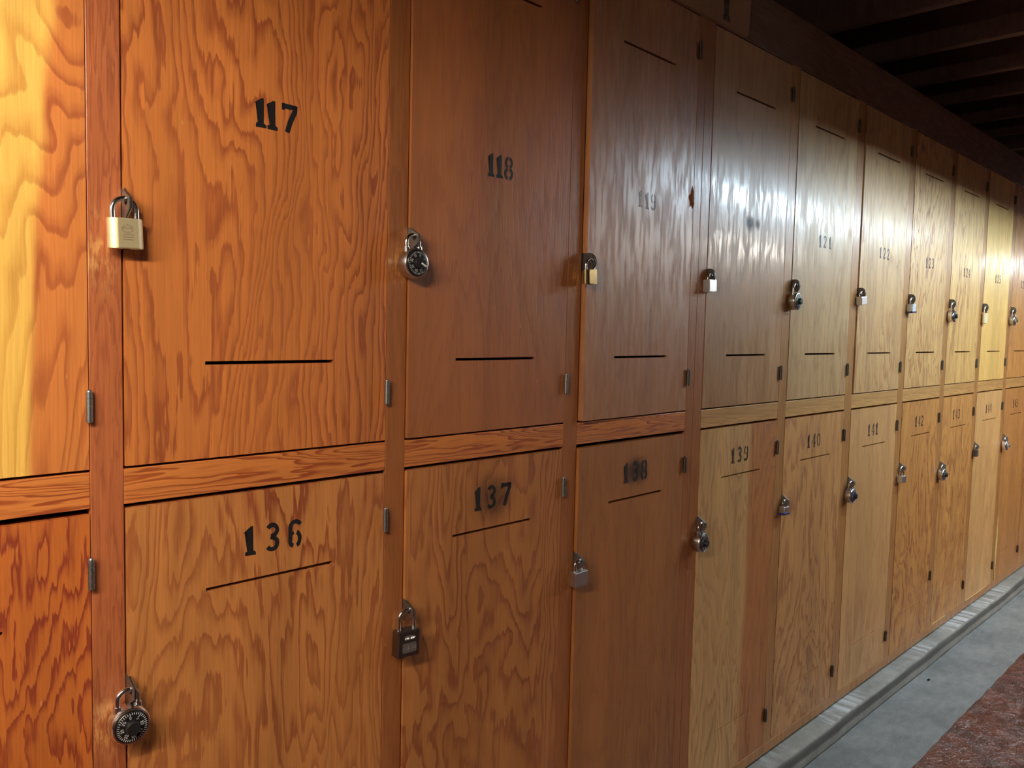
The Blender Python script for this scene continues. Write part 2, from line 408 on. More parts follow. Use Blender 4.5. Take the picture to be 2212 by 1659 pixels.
def number_mesh(text, x, z, h, pitch, mat, parent, seed, xs=None):
    bm = bmesh.new(); rnd = random.Random(seed)
    for i, ch in enumerate(text):
        glyph(bm, ch, (xs[i] if xs else x + pitch * i), z + rnd.uniform(-0.0008, 0.0008), h, -0.0004, 0.006, rnd)
    face_front(bm)
    me = bpy.data.meshes.new('locker_number'); bm.to_mesh(me); bm.free(); me.materials.append(mat)
    o = bpy.data.objects.new('locker_number', me); C.objects.link(o); o.parent = parent
    return o

# ------------------------------------------------------------------ the setting
LX = {116: -0.0544, 117: 0.3888, 118: 0.8336, 119: 1.2720, 120: 1.7384, 121: 2.1788, 122: 2.6324, 123: 3.0840, 124: 3.5328, 125: 3.9792, 126: 4.4308, 127: 4.8760}
RX = {116: 0.3496, 117: 0.7948, 118: 1.2316, 119: 1.6696, 120: 2.1344, 121: 2.5808, 122: 3.0340, 123: 3.4836, 124: 3.9324, 125: 4.3788, 126: 4.8330, 127: 5.2800}
Z_BASE, Z_BOT, Z_RB, Z_RT, Z_TOP, Z_FASCIA = 0.065, 0.096, 1.031, 1.076, 1.985, 2.120
GAP = 0.0022
X_A, X_SEAM, X_B = -0.10, 1.7015, 5.33

bm = bmesh.new(); box(bm, -2.5, 9.5, -3.4, 0.6, -0.12, 0.0)
tag(link_mesh('floor', bm, m_floor), kind='structure')
# curb with a rounded nose, swept along the lockers
bm = bmesh.new()
prof = [(0.50, 0.0), (0.50, 0.055), (-0.044, 0.055)] + [(-0.044 - 0.014 * math.sin(a), 0.041 + 0.014 * math.cos(a)) for a in [PI / 2 * i / 6 for i in range(1, 7)]] + [(-0.062, 0.020), (-0.062, 0.0)]
xs = [-1.2 + 0.1 * i for i in range(100)]
rg = random.Random(4); rings = []
for x in xs:
    j = 0.0012 * math.sin(x * 7.1) + rg.uniform(-0.0007, 0.0007)
    rings.append([bm.verts.new((x, y + (j if y < 0 else 0), z)) for y, z in prof])
for a, b in zip(rings, rings[1:]):
    for k in range(len(prof) - 1): bm.faces.new((a[k], a[k + 1], b[k + 1], b[k]))
bm.faces.new(rings[0]); bm.faces.new(rings[-1][::-1])
tag(sharp(link_mesh('trim', bm, m_curb), 60), kind='structure')
# thick glossy red coating on the aisle, with a ragged edge
bm = bmesh.new(); rg = random.Random(9)
top, lip, bot = [], [], []
n = 260
for i in range(n + 1):
    x = -2.4 + 11.8 * i / n
    e = -0.281 + 0.0015 * math.sin(x * 9) + rg.uniform(-0.0016, 0.0016) + 0.0012 * math.sin(x * 41)
    top.append(bm.verts.new((x, e - 0.006, 0.0045 + rg.uniform(-0.0006, 0.0006)))); lip.append(bm.verts.new((x, e - 0.001, 0.003))); bot.append(bm.verts.new((x, e, 0.0)))
far = [bm.verts.new((v.co.x, -3.4, 0.0045)) for v in top]
for i in range(n):
    bm.faces.new((bot[i], bot[i + 1], lip[i + 1], lip[i])); bm.faces.new((lip[i], lip[i + 1], top[i + 1], top[i])); bm.faces.new((top[i], top[i + 1], far[i + 1], far[i]))
tag(link_mesh('floor', bm, m_red), kind='structure')
bm = bmesh.new(); box(bm, -2.5, 9.5, 0.55, 0.62, 0.0, 2.66)
tag(link_mesh('wall_back', bm, m_inner), kind='structure')
bm = bmesh.new(); box(bm, -2.5, 9.5, -3.46, -3.4, 0.0, 2.66)
tag(link_mesh('wall_front', bm, plain('brown_board_wall', lin(96, 70, 52), 0.7, noise_amt=0.15, nscale=3)), kind='structure')
Z_J = 2.335
bm = bmesh.new(); box(bm, -2.5, 9.5, -3.4, 0.55, Z_J + 0.185, Z_J + 0.22)
tag(link_mesh('ceiling', bm, m_deck), kind='structure')
JX = [2.929, 3.368, 3.778, 4.157, 4.593, 4.960, 5.37, 5.77, 6.18]
ORD = ['nearest, just above the paper sign end', 'second', 'third', 'fourth', 'fifth', 'sixth', 'seventh', 'eighth', 'farthest']
for i, x in enumerate(JX):
    bm = bmesh.new(); box(bm, -0.019, 0.019, -1.95, 1.95, -0.0925, 0.0925)
    bmesh.ops.bevel(bm, geom=bm.edges[:], offset=0.0025, segments=1, affect='EDGES')
    o = link_mesh('ceiling_joist', bm, m_joist, loc=(x - 0.019, -1.42, Z_J + 0.0925))
    tag(o, ('dark wooden ceiling joist nearest the camera, above the sign' if i == 0 else 'dark wooden ceiling joist, %s from the camera in its row' % ORD[i]) if i < 8 else 'dark wooden ceiling joist farthest from the camera', 'joist', 'ceiling joists over the aisle')

# ------------------------------------------------------------------ locker banks (face frames and carcass)
def bank(name, x0, x1, cols, label, ms, mr):
    r = empty(name, (x0, 0, Z_BASE)); tag(r, label, 'cabinet', 'locker banks')
    T = 0.019
    def part(nm, mat, a, b, y0, y1, z0, z1, bev=0.0009):
        o = box_obj(nm, mat, r, a, b, y0, y1, z0, z1, bev)
        o.location = (a - x0, y0, z0 - Z_BASE); return o
    stiles = []
    edges = [x0] + [q for k in cols for q in (LX[k], RX[k])] + [x1]
    for i in range(0, len(edges), 2):
        a, b = edges[i], edges[i + 1]
        if b - a > 0.004: stiles.append((a, b))
    for (a, b) in stiles:
        m = ms(a)
        part('stile', m, a, b, 0.0, T, Z_BASE, Z_FASCIA - 0.09)
        part('partition', m_inner, (a + b) / 2 - 0.008, (a + b) / 2 + 0.008, T + 0.001, 0.48, Z_BASE, Z_FASCIA - 0.02, 0)
    for k in cols:
        part('rail', mr(k), LX[k] + 0.0003, RX[k] - 0.0003, 0.0004, T, Z_RB, Z_RT)
    part('header_board', m_header, x0, x1, -0.0008, T, Z_TOP + 0.003, Z_FASCIA, 0.0015)
    part('base_rail', ms(x1 - .5) if x1 > 2 else mr(cols[-1]), x0, x1, -0.0006, T, Z_BASE, Z_BOT - 0.002, 0.0015)
    part('shelf', m_inner, x0, x1, T + 0.002, 0.48, Z_RB + 0.012, Z_RB + 0.03, 0)
    part('top_panel', m_inner, x0, x1, T + 0.002, 0.48, Z_FASCIA - 0.02, Z_FASCIA - 0.002, 0)
    part('bottom_panel', m_inner, x0, x1, T + 0.002, 0.48, Z_BASE, Z_BASE + 0.018, 0)
    part('back_panel', m_inner, x0, x1, 0.482, 0.49, Z_BASE, Z_FASCIA, 0)
    return r
bank('locker_cabinet', X_A, X_SEAM - 0.0006, [116, 117, 118, 119], 'reddish fir face frame and carcass around lockers 117, 118 and 119',
     lambda a: m_stile if a < 0.5 else m_stile_b, lambda k: m_rail)
bank('locker_cabinet', X_SEAM + 0.0006, X_B, list(range(120, 128)), 'tan fir face frame and carcass around lockers 120 to 126',
     lambda a: m_stile_b if a < 1.8 else m_stile_r, lambda k: m_rail_r)

# ------------------------------------------------------------------ lockers
def hinge(parent, x, z0, h=0.035, mat=None):
    bm = bmesh.new()
    n = 5; seg = h / n
    for i in range(n):
        a, b = z0 + i * seg + 0.0003, z0 + (i + 1) * seg - 0.0003
        tube(bm, [(x, -0.0048, a), (x, -0.0048, b)], 0.0040, 14)
    tube(bm, [(x, -0.0048, z0 - 0.001), (x, -0.0048, z0 + h + 0.001)], 0.0032, 12)
    bmesh.ops.create_uvsphere(bm, u_segments=12, v_segments=6, radius=0.0034, matrix=Matrix.Translation((x, -0.0048, z0 + h + 0.001)))
    box(bm, x - 0.0004, x + 0.0004, -0.004, 0.010, z0, z0 + h)
    return sharp(link_mesh('hinge', bm, mat or m_zinc, parent), 40)

def hasp_plate(parent, x, zt, mat, rounded, y0=0.004, hy=-0.0125, zh=0.016):
    P = -hy + 0.0105
    """upright metal ear standing out of the door gap, pierced for the shackle; zt is the height of its upper root"""
    H = 0.036
    if rounded:
        out = [(y0, 0.0)] + [(-P * 0.42 - P * 0.58 * math.sin(a), -H / 2 + H / 2 * math.cos(a)) for a in [PI * i / 14 for i in range(15)]] + [(y0, -H)]
    else:
        out = [(y0, 0.002), (min(-0.005, y0 - .001), -0.001), (-P, -0.012), (-P, -0.024), (min(-0.009, y0 - .002), -H), (y0, -H)]
    c = (hy, -zh); N = 40; bm = bmesh.new()
    def hit(a):
        d = (math.cos(a), math.sin(a)); best = None
        for p, q in zip(out, out[1:] + out[:1]):
            ex, ez = q[0] - p[0], q[1] - p[1]; den = d[0] * ez - d[1] * ex
            if abs(den) < 1e-12: continue
            t = ((p[0] - c[0]) * ez - (p[1] - c[1]) * ex) / den; s = ((p[0] - c[0]) * d[1] - (p[1] - c[1]) * d[0]) / den
            if t > 0 and -1e-6 <= s <= 1 + 1e-6 and (best is None or t < best): best = t
        return (c[0] + d[0] * best, c[1] + d[1] * best)
    angs = sorted([2 * PI * i / N for i in range(N)] + [math.atan2(p[1] - c[1], p[0] - c[0]) % (2 * PI) for p in out])
    rr = 0.0048; rows = []
    for a in angs:
        o, i = hit(a), (c[0] + rr * math.cos(a), c[1] + rr * math.sin(a))
        rows.append([bm.verts.new((x + dx, p[0], zt + p[1])) for dx in (-0.0008, 0.0008) for p in (i, o)])
    n = len(rows)
    for k in range(n):
        a, b = rows[k], rows[(k + 1) % n]
        bm.faces.new((a[0], a[1], b[1], b[0])); bm.faces.new((a[2], b[2], b[3], a[3]))
        bm.faces.new((a[1], a[3], b[3], b[1])); bm.faces.new((a[0], b[0], b[2], a[2]))
    bmesh.ops.remove_doubles(bm, verts=bm.verts[:], dist=1e-6)
    return sharp(link_mesh('hasp_plate', bm, mat, parent), 35)

DOORW = {}
def dw(k, lc, rings=9, **kw): DOORW[k] = (lc, rings, kw)
dw(116, ORANGE, 7, sap=(0.345, 0.362), sap_c=(lin(250, 200, 98), lin(214, 152, 62)), feather=0.12, wide=5, tall=1.1)
dw(117, (lin(216, 130, 64), lin(150, 66, 28)), 10, straight=45, tall=0.9, feather=0.32)
dw(118, (lin(184, 112, 62), lin(158, 88, 46)), 6, contrast=0.6, pore=.10)
dw(119, (lin(184, 122, 74), lin(162, 100, 58)), 7, contrast=0.5, coat=1.0, rough=0.5, pore=.10)
dw(120, (lin(188, 140, 92), lin(162, 114, 70)), 6, contrast=0.6, streak=-0.12, coat=0.7, pore=.10)
dw(121, (lin(210, 170, 116), lin(172, 126, 76)), 5, contrast=0.7, streak=-0.10, coat=0.6)
dw(122, (lin(216, 172, 114), lin(168, 112, 58)), 6, contrast=0.9, tall=1.0, pore=.08)
dw(123, (lin(224, 178, 112), lin(164, 104, 50)), 6, contrast=1.0, tall=1.1, pore=.08)
dw(124, (lin(230, 184, 110), lin(168, 106, 50)), 6, contrast=0.9, pore=.08)
dw(125, (lin(242, 194, 110), lin(216, 164, 86)), 4, contrast=0.5, pore=.08)
dw(126, (lin(218, 154, 80), lin(170, 102, 46)), 6, contrast=0.9, pore=.08)
dw(127, (lin(214, 158, 84), lin(184, 116, 52)), 6)
dw(135, (lin(208, 116, 50), lin(150, 58, 26)), 8, feather=0.5, tall=1.3)
dw(136, (lin(214, 140, 76), lin(154, 74, 34)), 11, feather=0.34, tall=1.0)
dw(137, (lin(200, 130, 70), lin(160, 86, 42)), 10, feather=0.22, wide=3.6)
dw(138, (lin(184, 118, 62), lin(156, 88, 42)), 8, contrast=0.75, wide=3.6)
dw(139, (lin(196, 126, 66), lin(160, 94, 46)), 9, sap=(0.23, 0.27), sap_c=(lin(224, 176, 112), lin(192, 136, 76)), feather=0.25)
dw(140, (lin(210, 154, 92), lin(168, 108, 58)), 7, feather=0.3, tall=1.0, pore=.08)
dw(141, (lin(218, 166, 106), lin(180, 124, 70)), 5, contrast=0.7, pore=.08)
dw(142, (lin(212, 150, 78), lin(150, 84, 36)), 6, feather=0.3, tall=1.3, pore=.08)
dw(143, (lin(214, 154, 82), lin(152, 88, 38)), 6, feather=0.3, tall=1.3, pore=.08)
dw(144, (lin(226, 176, 112), lin(184, 128, 72)), 5, contrast=0.7, pore=.08)
dw(145, (lin(202, 142, 76), lin(160, 100, 48)), 5, contrast=0.7, pore=.08)
dw(146, (lin(204, 146, 78), lin(170, 110, 54)), 6)

PROUD = {118: 0.004, 119: 0.010, 136: 0.003, 137: 0.004, 138: 0.006, 122: 0.002, 139: 0.001, 117: 0.0015}
WIDEGAP = {119: 0.003, 122: 0.006, 121: 0.003, 120: 0.001, 123: 0.003, 124: 0.003, 138: 0.001, 142: 0.003, 140: 0.0015, 141: 0.002, 125: 0.005}
NUM = {117: (1.533, .040, [.173, .1905, .216], m_black), 118: (1.5290, .0405, [.168, .189, .2125], m_black), 119: (1.5275, .036, [.171, .196, .220], m_fade),
       120: None, 121: (1.5195, .037, [.160, .190, .227], m_thin), 122: (1.522, .038, None, m_thin), 123: (1.521, .039, None, m_ink), 124: (1.5145, .038, None, m_ink),
       125: (1.514, .038, None, m_ink), 126: (1.512, .039, None, m_ink),
       136: (.9345, .0415, [.157, .1925, .229], m_black), 137: (.9355, .043, [.152, .186, .222], m_black), 138: (.9335, .044, [.152, .187, .2205], m_black)}
NUMX = {122: .160, 123: .156, 124: .155, 125: .164, 126: .150, 139: .147, 140: .145, 141: .144, 142: .138, 143: .128, 144: .140, 145: .142}
FEAT = {116: 'unnumbered upper locker with pale yellow sapwood door, at the near end', 135: 'unnumbered lower locker with streaky orange door, at the near end',
 117: 'orange wavy-grained upper locker stencilled 117', 118: 'plain brown upper locker stencilled 118', 119: 'glossy upper locker with faded blue number 119',
 120: 'grey-brown upper locker with smudged out number, between 119 and 121', 121: 'greenish tan upper locker stencilled 121 in thin blue', 122: 'tan upper locker stencilled 122',
 123: 'tan upper locker stencilled 123', 124: 'golden upper locker stencilled 124', 125: 'smooth bright yellow upper locker stencilled 125', 126: 'orange upper locker beyond 125 at the far end, number cut off',
 136: 'orange wavy-grained lower locker stencilled 136', 137: 'brown lower locker stencilled 137 with black overspray', 138: 'brown lower locker with blurred number 138',
 139: 'two-tone lower locker stencilled 139', 140: 'tan lower locker stencilled 140', 141: 'smooth tan lower locker stencilled 141', 142: 'orange lower locker stencilled 142', 143: 'orange lower locker stencilled 143',
 144: 'pale lower locker stencilled 144', 145: 'brown lower locker stencilled 145 with split yellow edge', 127: 'sliver of the last upper locker beyond 126', 146: 'sliver of the last lower locker beyond 145'}
HASP = {}
# each lock has slid a little along its shackle
DX = {117: -.0045, 118: -.0056, 125: -.003, 136: -.0065}
# how far each lock hangs off the doors, enough for its body to clear them at the angle it is turned
HY = {117: .0130, 118: .0132, 119: .0120, 120: .0115, 121: .0132, 122: .0118, 123: .0125, 124: .0135, 125: .0112, 126: .0126, 136: .0132, 137: .0135, 138: .0115, 139: .0135, 140: .0115, 141: .0132, 142: .0120, 143: .0128, 144: .0100, 145: .0132}
for k in range(116, 128):
    for low in (0, 1):
        num = k + 19 * low
        x0, x1 = LX[k] + GAP + WIDEGAP.get(num, 0), RX[k] - 0.0012
        z0, z1 = (Z_BOT, Z_RB - 0.0055) if low else (Z_RT + 0.0035, Z_TOP)
        if num == 138 or num == 135: z1 -= 0.002
        root = empty('locker', (LX[k], 0, z0))
        tag(root, FEAT[num], 'locker', 'lower lockers' if low else 'upper lockers')
        w = x1 - LX[k]
        (lc, dc), rings, kw = DOORW[num]
        mat = wood('door_fir_%d' % num, lc, dc, num * 7 + 3, rings=rings, **kw)
        bm = bmesh.new()
        sl = [(.106, .307, z - z0 - .0024, z - z0 + .0024) for z in ((.8985, .2275) if low else (1.208, 1.854))]
        if low: sl = [(a, b, c + (0 if k < 120 else .0006), (d - (0 if k < 120 else .0006)) if c > .3 else c + .0024) for a, b, c, d in sl]
        plate_holes(bm, 0.0, x1 - x0, 0.0, z1 - z0, 0.0, 0.019, [(a - (x0 - LX[k]), b - (x0 - LX[k]), c, d) for a, b, c, d in sl])
        ed = [e for e in bm.edges if len(e.link_faces) == 2 and e.calc_face_angle(0) > 0.5 and min(abs(v.co.y) for v in e.verts) < 1e-6]
        bmesh.ops.bevel(bm, geom=ed, offset=0.0008, segments=2, affect='EDGES')
        ang = math.asin(PROUD.get(num, 0.0) / (x1 - x0))
        # the door turns about its hinge edge; all its marks turn with it
        d = link_mesh('door', bm, mat, root); sharp(d, 12)
        ca, sa = math.cos(ang), math.sin(ang)
        d.location = (w - (x1 - x0) * ca, -(x1 - x0) * sa, 0); d.rotation_euler = (0, 0, ang)
        dl = x0 - LX[k]
        # figures
        nm = NUM.get(num, (1.52, .038, None, m_ink) if not low else (.9295, .041, None, m_ink))
        if 116 < num < 127 or 135 < num < 146:
            if nm:
                zb, h, xs_, mt = nm
                number_mesh(str(num), NUMX.get(num, .155) - dl, zb - z0, h, .0335, mt, d, num, [q - dl for q in xs_] if xs_ else None)
        def cloud(nm_, cx, cz, rx, rz, mt):
            bmc = bmesh.new(); vs = [bmc.verts.new((1.05 * rx * math.cos(a), -0.0002, 1.05 * rz * math.sin(a))) for a in [2 * PI * i / 24 for i in range(24)]]
            bmc.faces.new(vs); face_front(bmc)
            me = bpy.data.meshes.new(nm_); bmc.to_mesh(me); bmc.free(); me.materials.append(mt)
            o = bpy.data.objects.new(nm_, me); C.objects.link(o); o.parent = d; o.location = (cx - dl, 0, cz - z0)
        if num == 120:
            cloud('paint_smudge', .198, 1.545, .032, .027, spray('smudge_grey', (0.10, 0.13, 0.17), .72, .032, .027))
            cloud('paint_smudge', .238, 1.546, .018, .020, spray('smudge_grey_small', (0.14, 0.16, 0.19), .6, .018, .020))
        if num == 137: cloud('paint_overspray', .205, .955, .075, .055, spray('overspray', (0.02, 0.018, 0.02), .38, .075, .055))
        if num == 138: cloud('paint_overspray', .205, .955, .062, .042, spray('overspray_dense', (0.02, 0.018, 0.02), .62, .062, .042))
        # hinges on the far edge
        zs = ((.932, .166) if low else (1.139, 1.890))
        if num == 142: zs = (.932, .2975)
        for z in zs:
            hinge(root, w - 0.0006, z - z0, mat=m_zinc if k < 119 else m_dkzinc)
        # hasp ears at the lock edge
        if num not in (116, 135, 127, 146):
            zt = 1.4165 if not low else .810
            if num == 117: zt = 1.424
            if num == 118: zt = 1.422
            if num == 143: zt = .770
            if num == 139: zt = .814
            rd = (not low and k >= 119)
            mt = m_dkzinc if rd else m_zinc
            pr = -PROUD.get(num, 0.0); hy = pr - HY[num]
            hasp_plate(root, dl + 0.0016, zt - z0, mt, rd, pr - .0003, hy=hy)
            hasp_plate(root, dl - 0.0011, zt - z0, mt, rd, hy=hy)
            HASP[num] = (LX[k] + dl + 0.0002 + DX.get(num, -.0065), hy, zt - 0.016)
        if num == 119:
            # broken-out chip in the hinge edge
            bmc = bmesh.new(); rg = random.Random(5)
            ol = [(-.016, .004), (-.012, .012), (-.006, .009), (-.004, .022), (0, .034), (.005, .016), (.010, .004), (.007, -.006), (.009, -.016), (.003, -.022), (-.002, -.014), (-.008, -.020), (-.010, -.008)]
            bot_ = [bmc.verts.new((a, -0.0002, b)) for a, b in ol]
            mid = [bmc.verts.new((a * .55, -0.0026 - rg.uniform(0, .0015), b * .55)) for a, b in ol]
            for i in range(len(ol)):
                j = (i + 1) % len(ol); bmc.faces.new((bot_[i], bot_[j], mid[j], mid[i]))
            bmc.faces.new(mid)
            link_mesh('splintered_chip', bmc, m_rawdark, root, loc=(w - 0.006, 0, 1.571 - z0))
        if num == 145:
            # split veneer hanging off the lock edge
            bmc = bmesh.new(); L_, R_ = [], []
            for (zz, a, b) in [(.414, -.001, .004), (.37, -.003, .006), (.33, -.006, .011), (.29, -.010, .012), (.25, -.012, .012), (.21, -.013, .006), (.17, -.007, .005), (.13, -.004, .004), (.10, -.003, .003)]:
                L_.append((a, zz)); R_.append((b, zz))
            vf = [[bmc.verts.new((p[0], y, p[1] - z0)) for p in s] for y in (-0.0035, -0.0002) for s in (L_, R_)]
            for i in range(len(L_) - 1):
                bmc.faces.new((vf[0][i], vf[1][i], vf[1][i + 1], vf[0][i + 1])); bmc.faces.new((vf[0][i], vf[0][i + 1], vf[2][i + 1], vf[2][i])); bmc.faces.new((vf[1][i], vf[3][i], vf[3][i + 1], vf[1][i + 1]))
            link_mesh('split_edge', bmc, m_raw, root)
        if num in (143, 144):
            a, b = (.02, .19) if num == 143 else (.02, .32)
            box_obj('worn_edge', m_raw, root, a, b, -0.0012, 0.004, -0.0015, 0.0016, 0.0005)

# ------------------------------------------------------------------ locks
def shackle(parent, half, top, bottom, r, mat):
    """upright U bar; its top runs through the hasp hole at the local origin"""
    pts = [(-half, 0, bottom)] + [(-half * math.cos(a), 0, top - half + half * math.sin(a)) for a in [PI * i / 16 for i in range(17)]] + [(half, 0, bottom)]
    pts[1] = (-half, 0, top - half); pts[-2] = (half, 0, top - half)
    bm = bmesh.new(); tube(bm, pts, r, 14)
    return sharp(link_mesh('shackle', bm, mat, parent), 50)

def digits_round(parent, mat, R, y, cz, cx=0.0, size=0.0042, every=8, ticks=40):
    bm = bmesh.new()
    for i in range(ticks):
        a = PI / 2 - 2 * PI * i / ticks; c, s = math.cos(a), math.sin(a)
        l = 0.0027 if i % 5 else 0.0036; wd_ = 0.00038
        r0, r1 = R - l, R
        q = [(r0, -wd_), (r1, -wd_), (r1, wd_), (r0, wd_)]
        bm.faces.new([bm.verts.new((cx + rr * c - t_ * s, y, cz + rr * s + t_ * c)) for rr, t_ in q])
    for i in range(0, 40, 5):
        a = PI / 2 - 2 * PI * i / 40; tx = str(i); rr = R - 0.0062
        sub = bmesh.new()
        for j, ch in enumerate(tx): glyph(sub, ch, (j - len(tx) / 2) * size * .72, -size / 2, size, 0)
        rot = Matrix.Translation((cx + rr * math.cos(a), y, cz + rr * math.sin(a))) @ Matrix.Rotation(a - PI / 2, 4, (0, -1, 0))
        bmesh.ops.transform(sub, matrix=rot, verts=sub.verts[:])
        me = bpy.data.meshes.new('tmp'); sub.to_mesh(me); sub.free(); bm.from_mesh(me); bpy.data.meshes.remove(me)
    face_front(bm)
    me = bpy.data.meshes.new('dial_marks'); bm.to_mesh(me); bm.free(); me.materials.append(mat)
    o = bpy.data.objects.new('dial_marks', me); C.objects.link(o); o.parent = parent
    return o

def combo(num, label, drop=0.043, yaw=0.0, dial=None, dial_rot=0.0, tilt=0.0, stripe=False, body_mat=None, knob_mat=None, R=0.0245, group='round combination locks'):
    x, y, z = HASP[num]
    root = empty('combination_lock', (x, y, z), (0, tilt, yaw)); tag(root, label, 'padlock', group)
    D = 0.0105; cz = -drop
    bm = bmesh.new()
    lathe_y(bm, [(0, D), (R - .003, D), (R - .001, D - .0008), (R, D - .003), (R, -D + .004), (R - .0006, -D + .0018), (R - .002, -D), (R - .0040, -D - .0006), (R - .0048, -D + .0004), (R - .0050, -D + .0022), (0, -D + .0022)], 56, 0, cz)
    # shoulders that take the shackle
    b = sharp(link_mesh('body', bm, body_mat or m_brush, root), 35)
    bm = bmesh.new()
    for s in (-1, 1): tube(bm, [(s * .0125, 0, cz + .015), (s * .0125, 0, cz + R + .0015)], 0.0052, 16)
    sharp(link_mesh('shackle_collar', bm, body_mat or m_brush, root), 40)
    shackle(root, .0125, 0.0046 - 0.0016, cz + .012, 0.0033, m_chrome)
    bm = bmesh.new(); Rd = R - .0052
    lathe_y(bm, [(0, -D + .0018), (Rd, -D + .0018), (Rd, -D - .0006), (Rd - .0006, -D - .0012), (Rd - .0075, -D - .0022), (0, -D - .0022)], 48, 0, 0)
    dl = sharp(link_mesh('dial', bm, dial or m_dialb, root, loc=(0, 0, cz)), 30); dl.rotation_euler = (0, dial_rot, 0)
    mk = digits_round(dl, m_white, Rd - .0008, -D - .00265, 0)
    bm = bmesh.new(); kr = 0.0088; yk = -D - .0022
    pr = [(kr, yk), (kr, yk - .0062), (kr - .0008, yk - .0075), (0, yk - .0078)]
    lathe_y(bm, pr, 40)
    # knurling
    for v in bm.verts:
        rr = math.hypot(v.co.x, v.co.z)
        if rr > kr - .0002:
            k = round(math.atan2(v.co.z, v.co.x) / (2 * PI / 40)); f_ = 1.0 if k % 2 else 0.955
            v.co.x *= f_; v.co.z *= f_
    kn = sharp(link_mesh('knob', bm, knob_mat or m_knob, dl), 50)
    if stripe:
        bm = bmesh.new(); box(bm, .0008, .0118, yk - .0090, yk - .0074, -.0014, .0014)  # white bar from the knob's middle out past its edge
        bmesh.ops.bevel(bm, geom=bm.edges[:], offset=.0006, segments=2, affect='EDGES')
        st = sharp(link_mesh('knob_stripe', bm, m_white, dl)); st.rotation_euler = (0, 0.18, 0)
    return root

def block_lock(num, label, w, h, d, gap, yaw=0.0, mat=None, style='block', sr=0.0032, half=None, tilt=0.0, bumper=None, group='small square padlocks', smat=None, roundside=False):
    x, y, z = HASP[num]
    root = empty('padlock', (x, y, z), (0, tilt, yaw)); tag(root, label, 'padlock', group)
    half = half or w * .30
    top = 0.0046 - 0.0016
    zt = -gap; zb = zt - h
    bm = bmesh.new()
    if style == 'laminated':
        n = 9; s = h / n
        for i in range(n):
            q = bmesh.new(); box(q, -w / 2, w / 2, -d / 2, d / 2, zb + i * s + .00025, zb + (i + 1) * s - .00025)
            bmesh.ops.bevel(q, geom=[e for e in q.edges if abs(e.verts[0].co.z - e.verts[1].co.z) > 1e-5], offset=.004, segments=4, affect='EDGES')
            bmesh.ops.bevel(q, geom=[e for e in q.edges if abs(e.verts[0].co.z - e.verts[1].co.z) < 1e-6 and e.calc_face_angle(0) > .8], offset=.0004, segments=1, affect='EDGES')
            me = bpy.data.meshes.new('tmp'); q.to_mesh(me); q.free(); bm.from_mesh(me); bpy.data.meshes.remove(me)
        box(bm, -w / 2 + .002, w / 2 - .002, -d / 2 + .002, d / 2 - .002, zb + .001, zt - .001)
    else:
        box(bm, -w / 2, w / 2, -d / 2, d / 2, zb, zt)
        if roundside:
            bmesh.ops.bevel(bm, geom=[e for e in bm.edges if abs(e.verts[0].co.z - e.verts[1].co.z) > 1e-5], offset=d * .46, segments=7, affect='EDGES', profile=.42)
            bmesh.ops.bevel(bm, geom=[e for e in bm.edges if abs(e.verts[0].co.z - e.verts[1].co.z) < 1e-6 and e.calc_face_angle(0) > .8], offset=.0008, segments=2, affect='EDGES')
        else:
            bmesh.ops.bevel(bm, geom=bm.edges[:], offset=.0016, segments=3, affect='EDGES')
    b = sharp(link_mesh('body', bm, mat, root), 50, w * h * .25 if style != 'laminated' else 1.0)
    shackle(root, half, top, zt - .004, sr, smat or m_chrome)
    # key cylinder in the underside
    bm = bmesh.new()
    tube(bm, [(0, 0, zb - .0006), (0, 0, zb + .003)], min(.0058, d * .34), 20)
    kc = link_mesh('key_cylinder', bm, m_oldbrass, root); sharp(kc)
    bm = bmesh.new(); box(bm, -.0006, .0006, -.003, .003, zb - .0010, zb + .001)
    link_mesh('keyway', bm, m_dialb, kc)
    if bumper:
        bm = bmesh.new(); box(bm, -w / 2 - .0012, w / 2 + .0012, -d / 2 - .0012, d / 2 + .0012, zb - .001, zb + .0065)
        bmesh.ops.bevel(bm, geom=bm.edges[:], offset=.0018, segments=3, affect='EDGES')
        sharp(link_mesh('bumper', bm, bumper, root))
    return root, zt, zb

r, zt, zb = block_lock(117, 'large brass padlock hanging on locker 117', .0425, .0365, .020, .0215, mat=m_brass, half=.0145, sr=.0034, roundside=True, tilt=-.03, yaw=.05, group='brass padlocks')
# worn maker's mark: an emblem of two rings and short lines of lettering
bm = bmesh.new()
for (r0, r1, cz) in ((.0062, .0068, -.013), (.0046, .0050, -.013)):
    n = 32
    A = [[bm.verts.new((-.001 + q * math.cos(2 * PI * i / n), -.01008, zt + cz + q * .8 * math.sin(2 * PI * i / n))) for i in range(n)] for q in (r0, r1)]
    for i in range(n):
        if i % 9: bm.faces.new((A[0][i], A[0][(i + 1) % n], A[1][(i + 1) % n], A[1][i]))
rg = random.Random(3)
for row, zz in enumerate((-.0125, -.0205, -.0235, -.0265)):
    xx = -.0065
    while xx < .005:
        l = rg.uniform(.0007, .0016)
        bm.faces.new([bm.verts.new(p) for p in ((xx, -.01008, zt + zz), (xx + l, -.01008, zt + zz), (xx + l, -.01008, zt + zz + rg.uniform(.0008, .0014)), (xx, -.01008, zt + zz + .0009))]); xx += l + .0006
face_front(bm)
me = bpy.data.meshes.new('engraved_mark'); bm.to_mesh(me); bm.free(); me.materials.append(m_brass_mark)
o = bpy.data.objects.new('engraved_mark', me); C.objects.link(o); o.parent = r

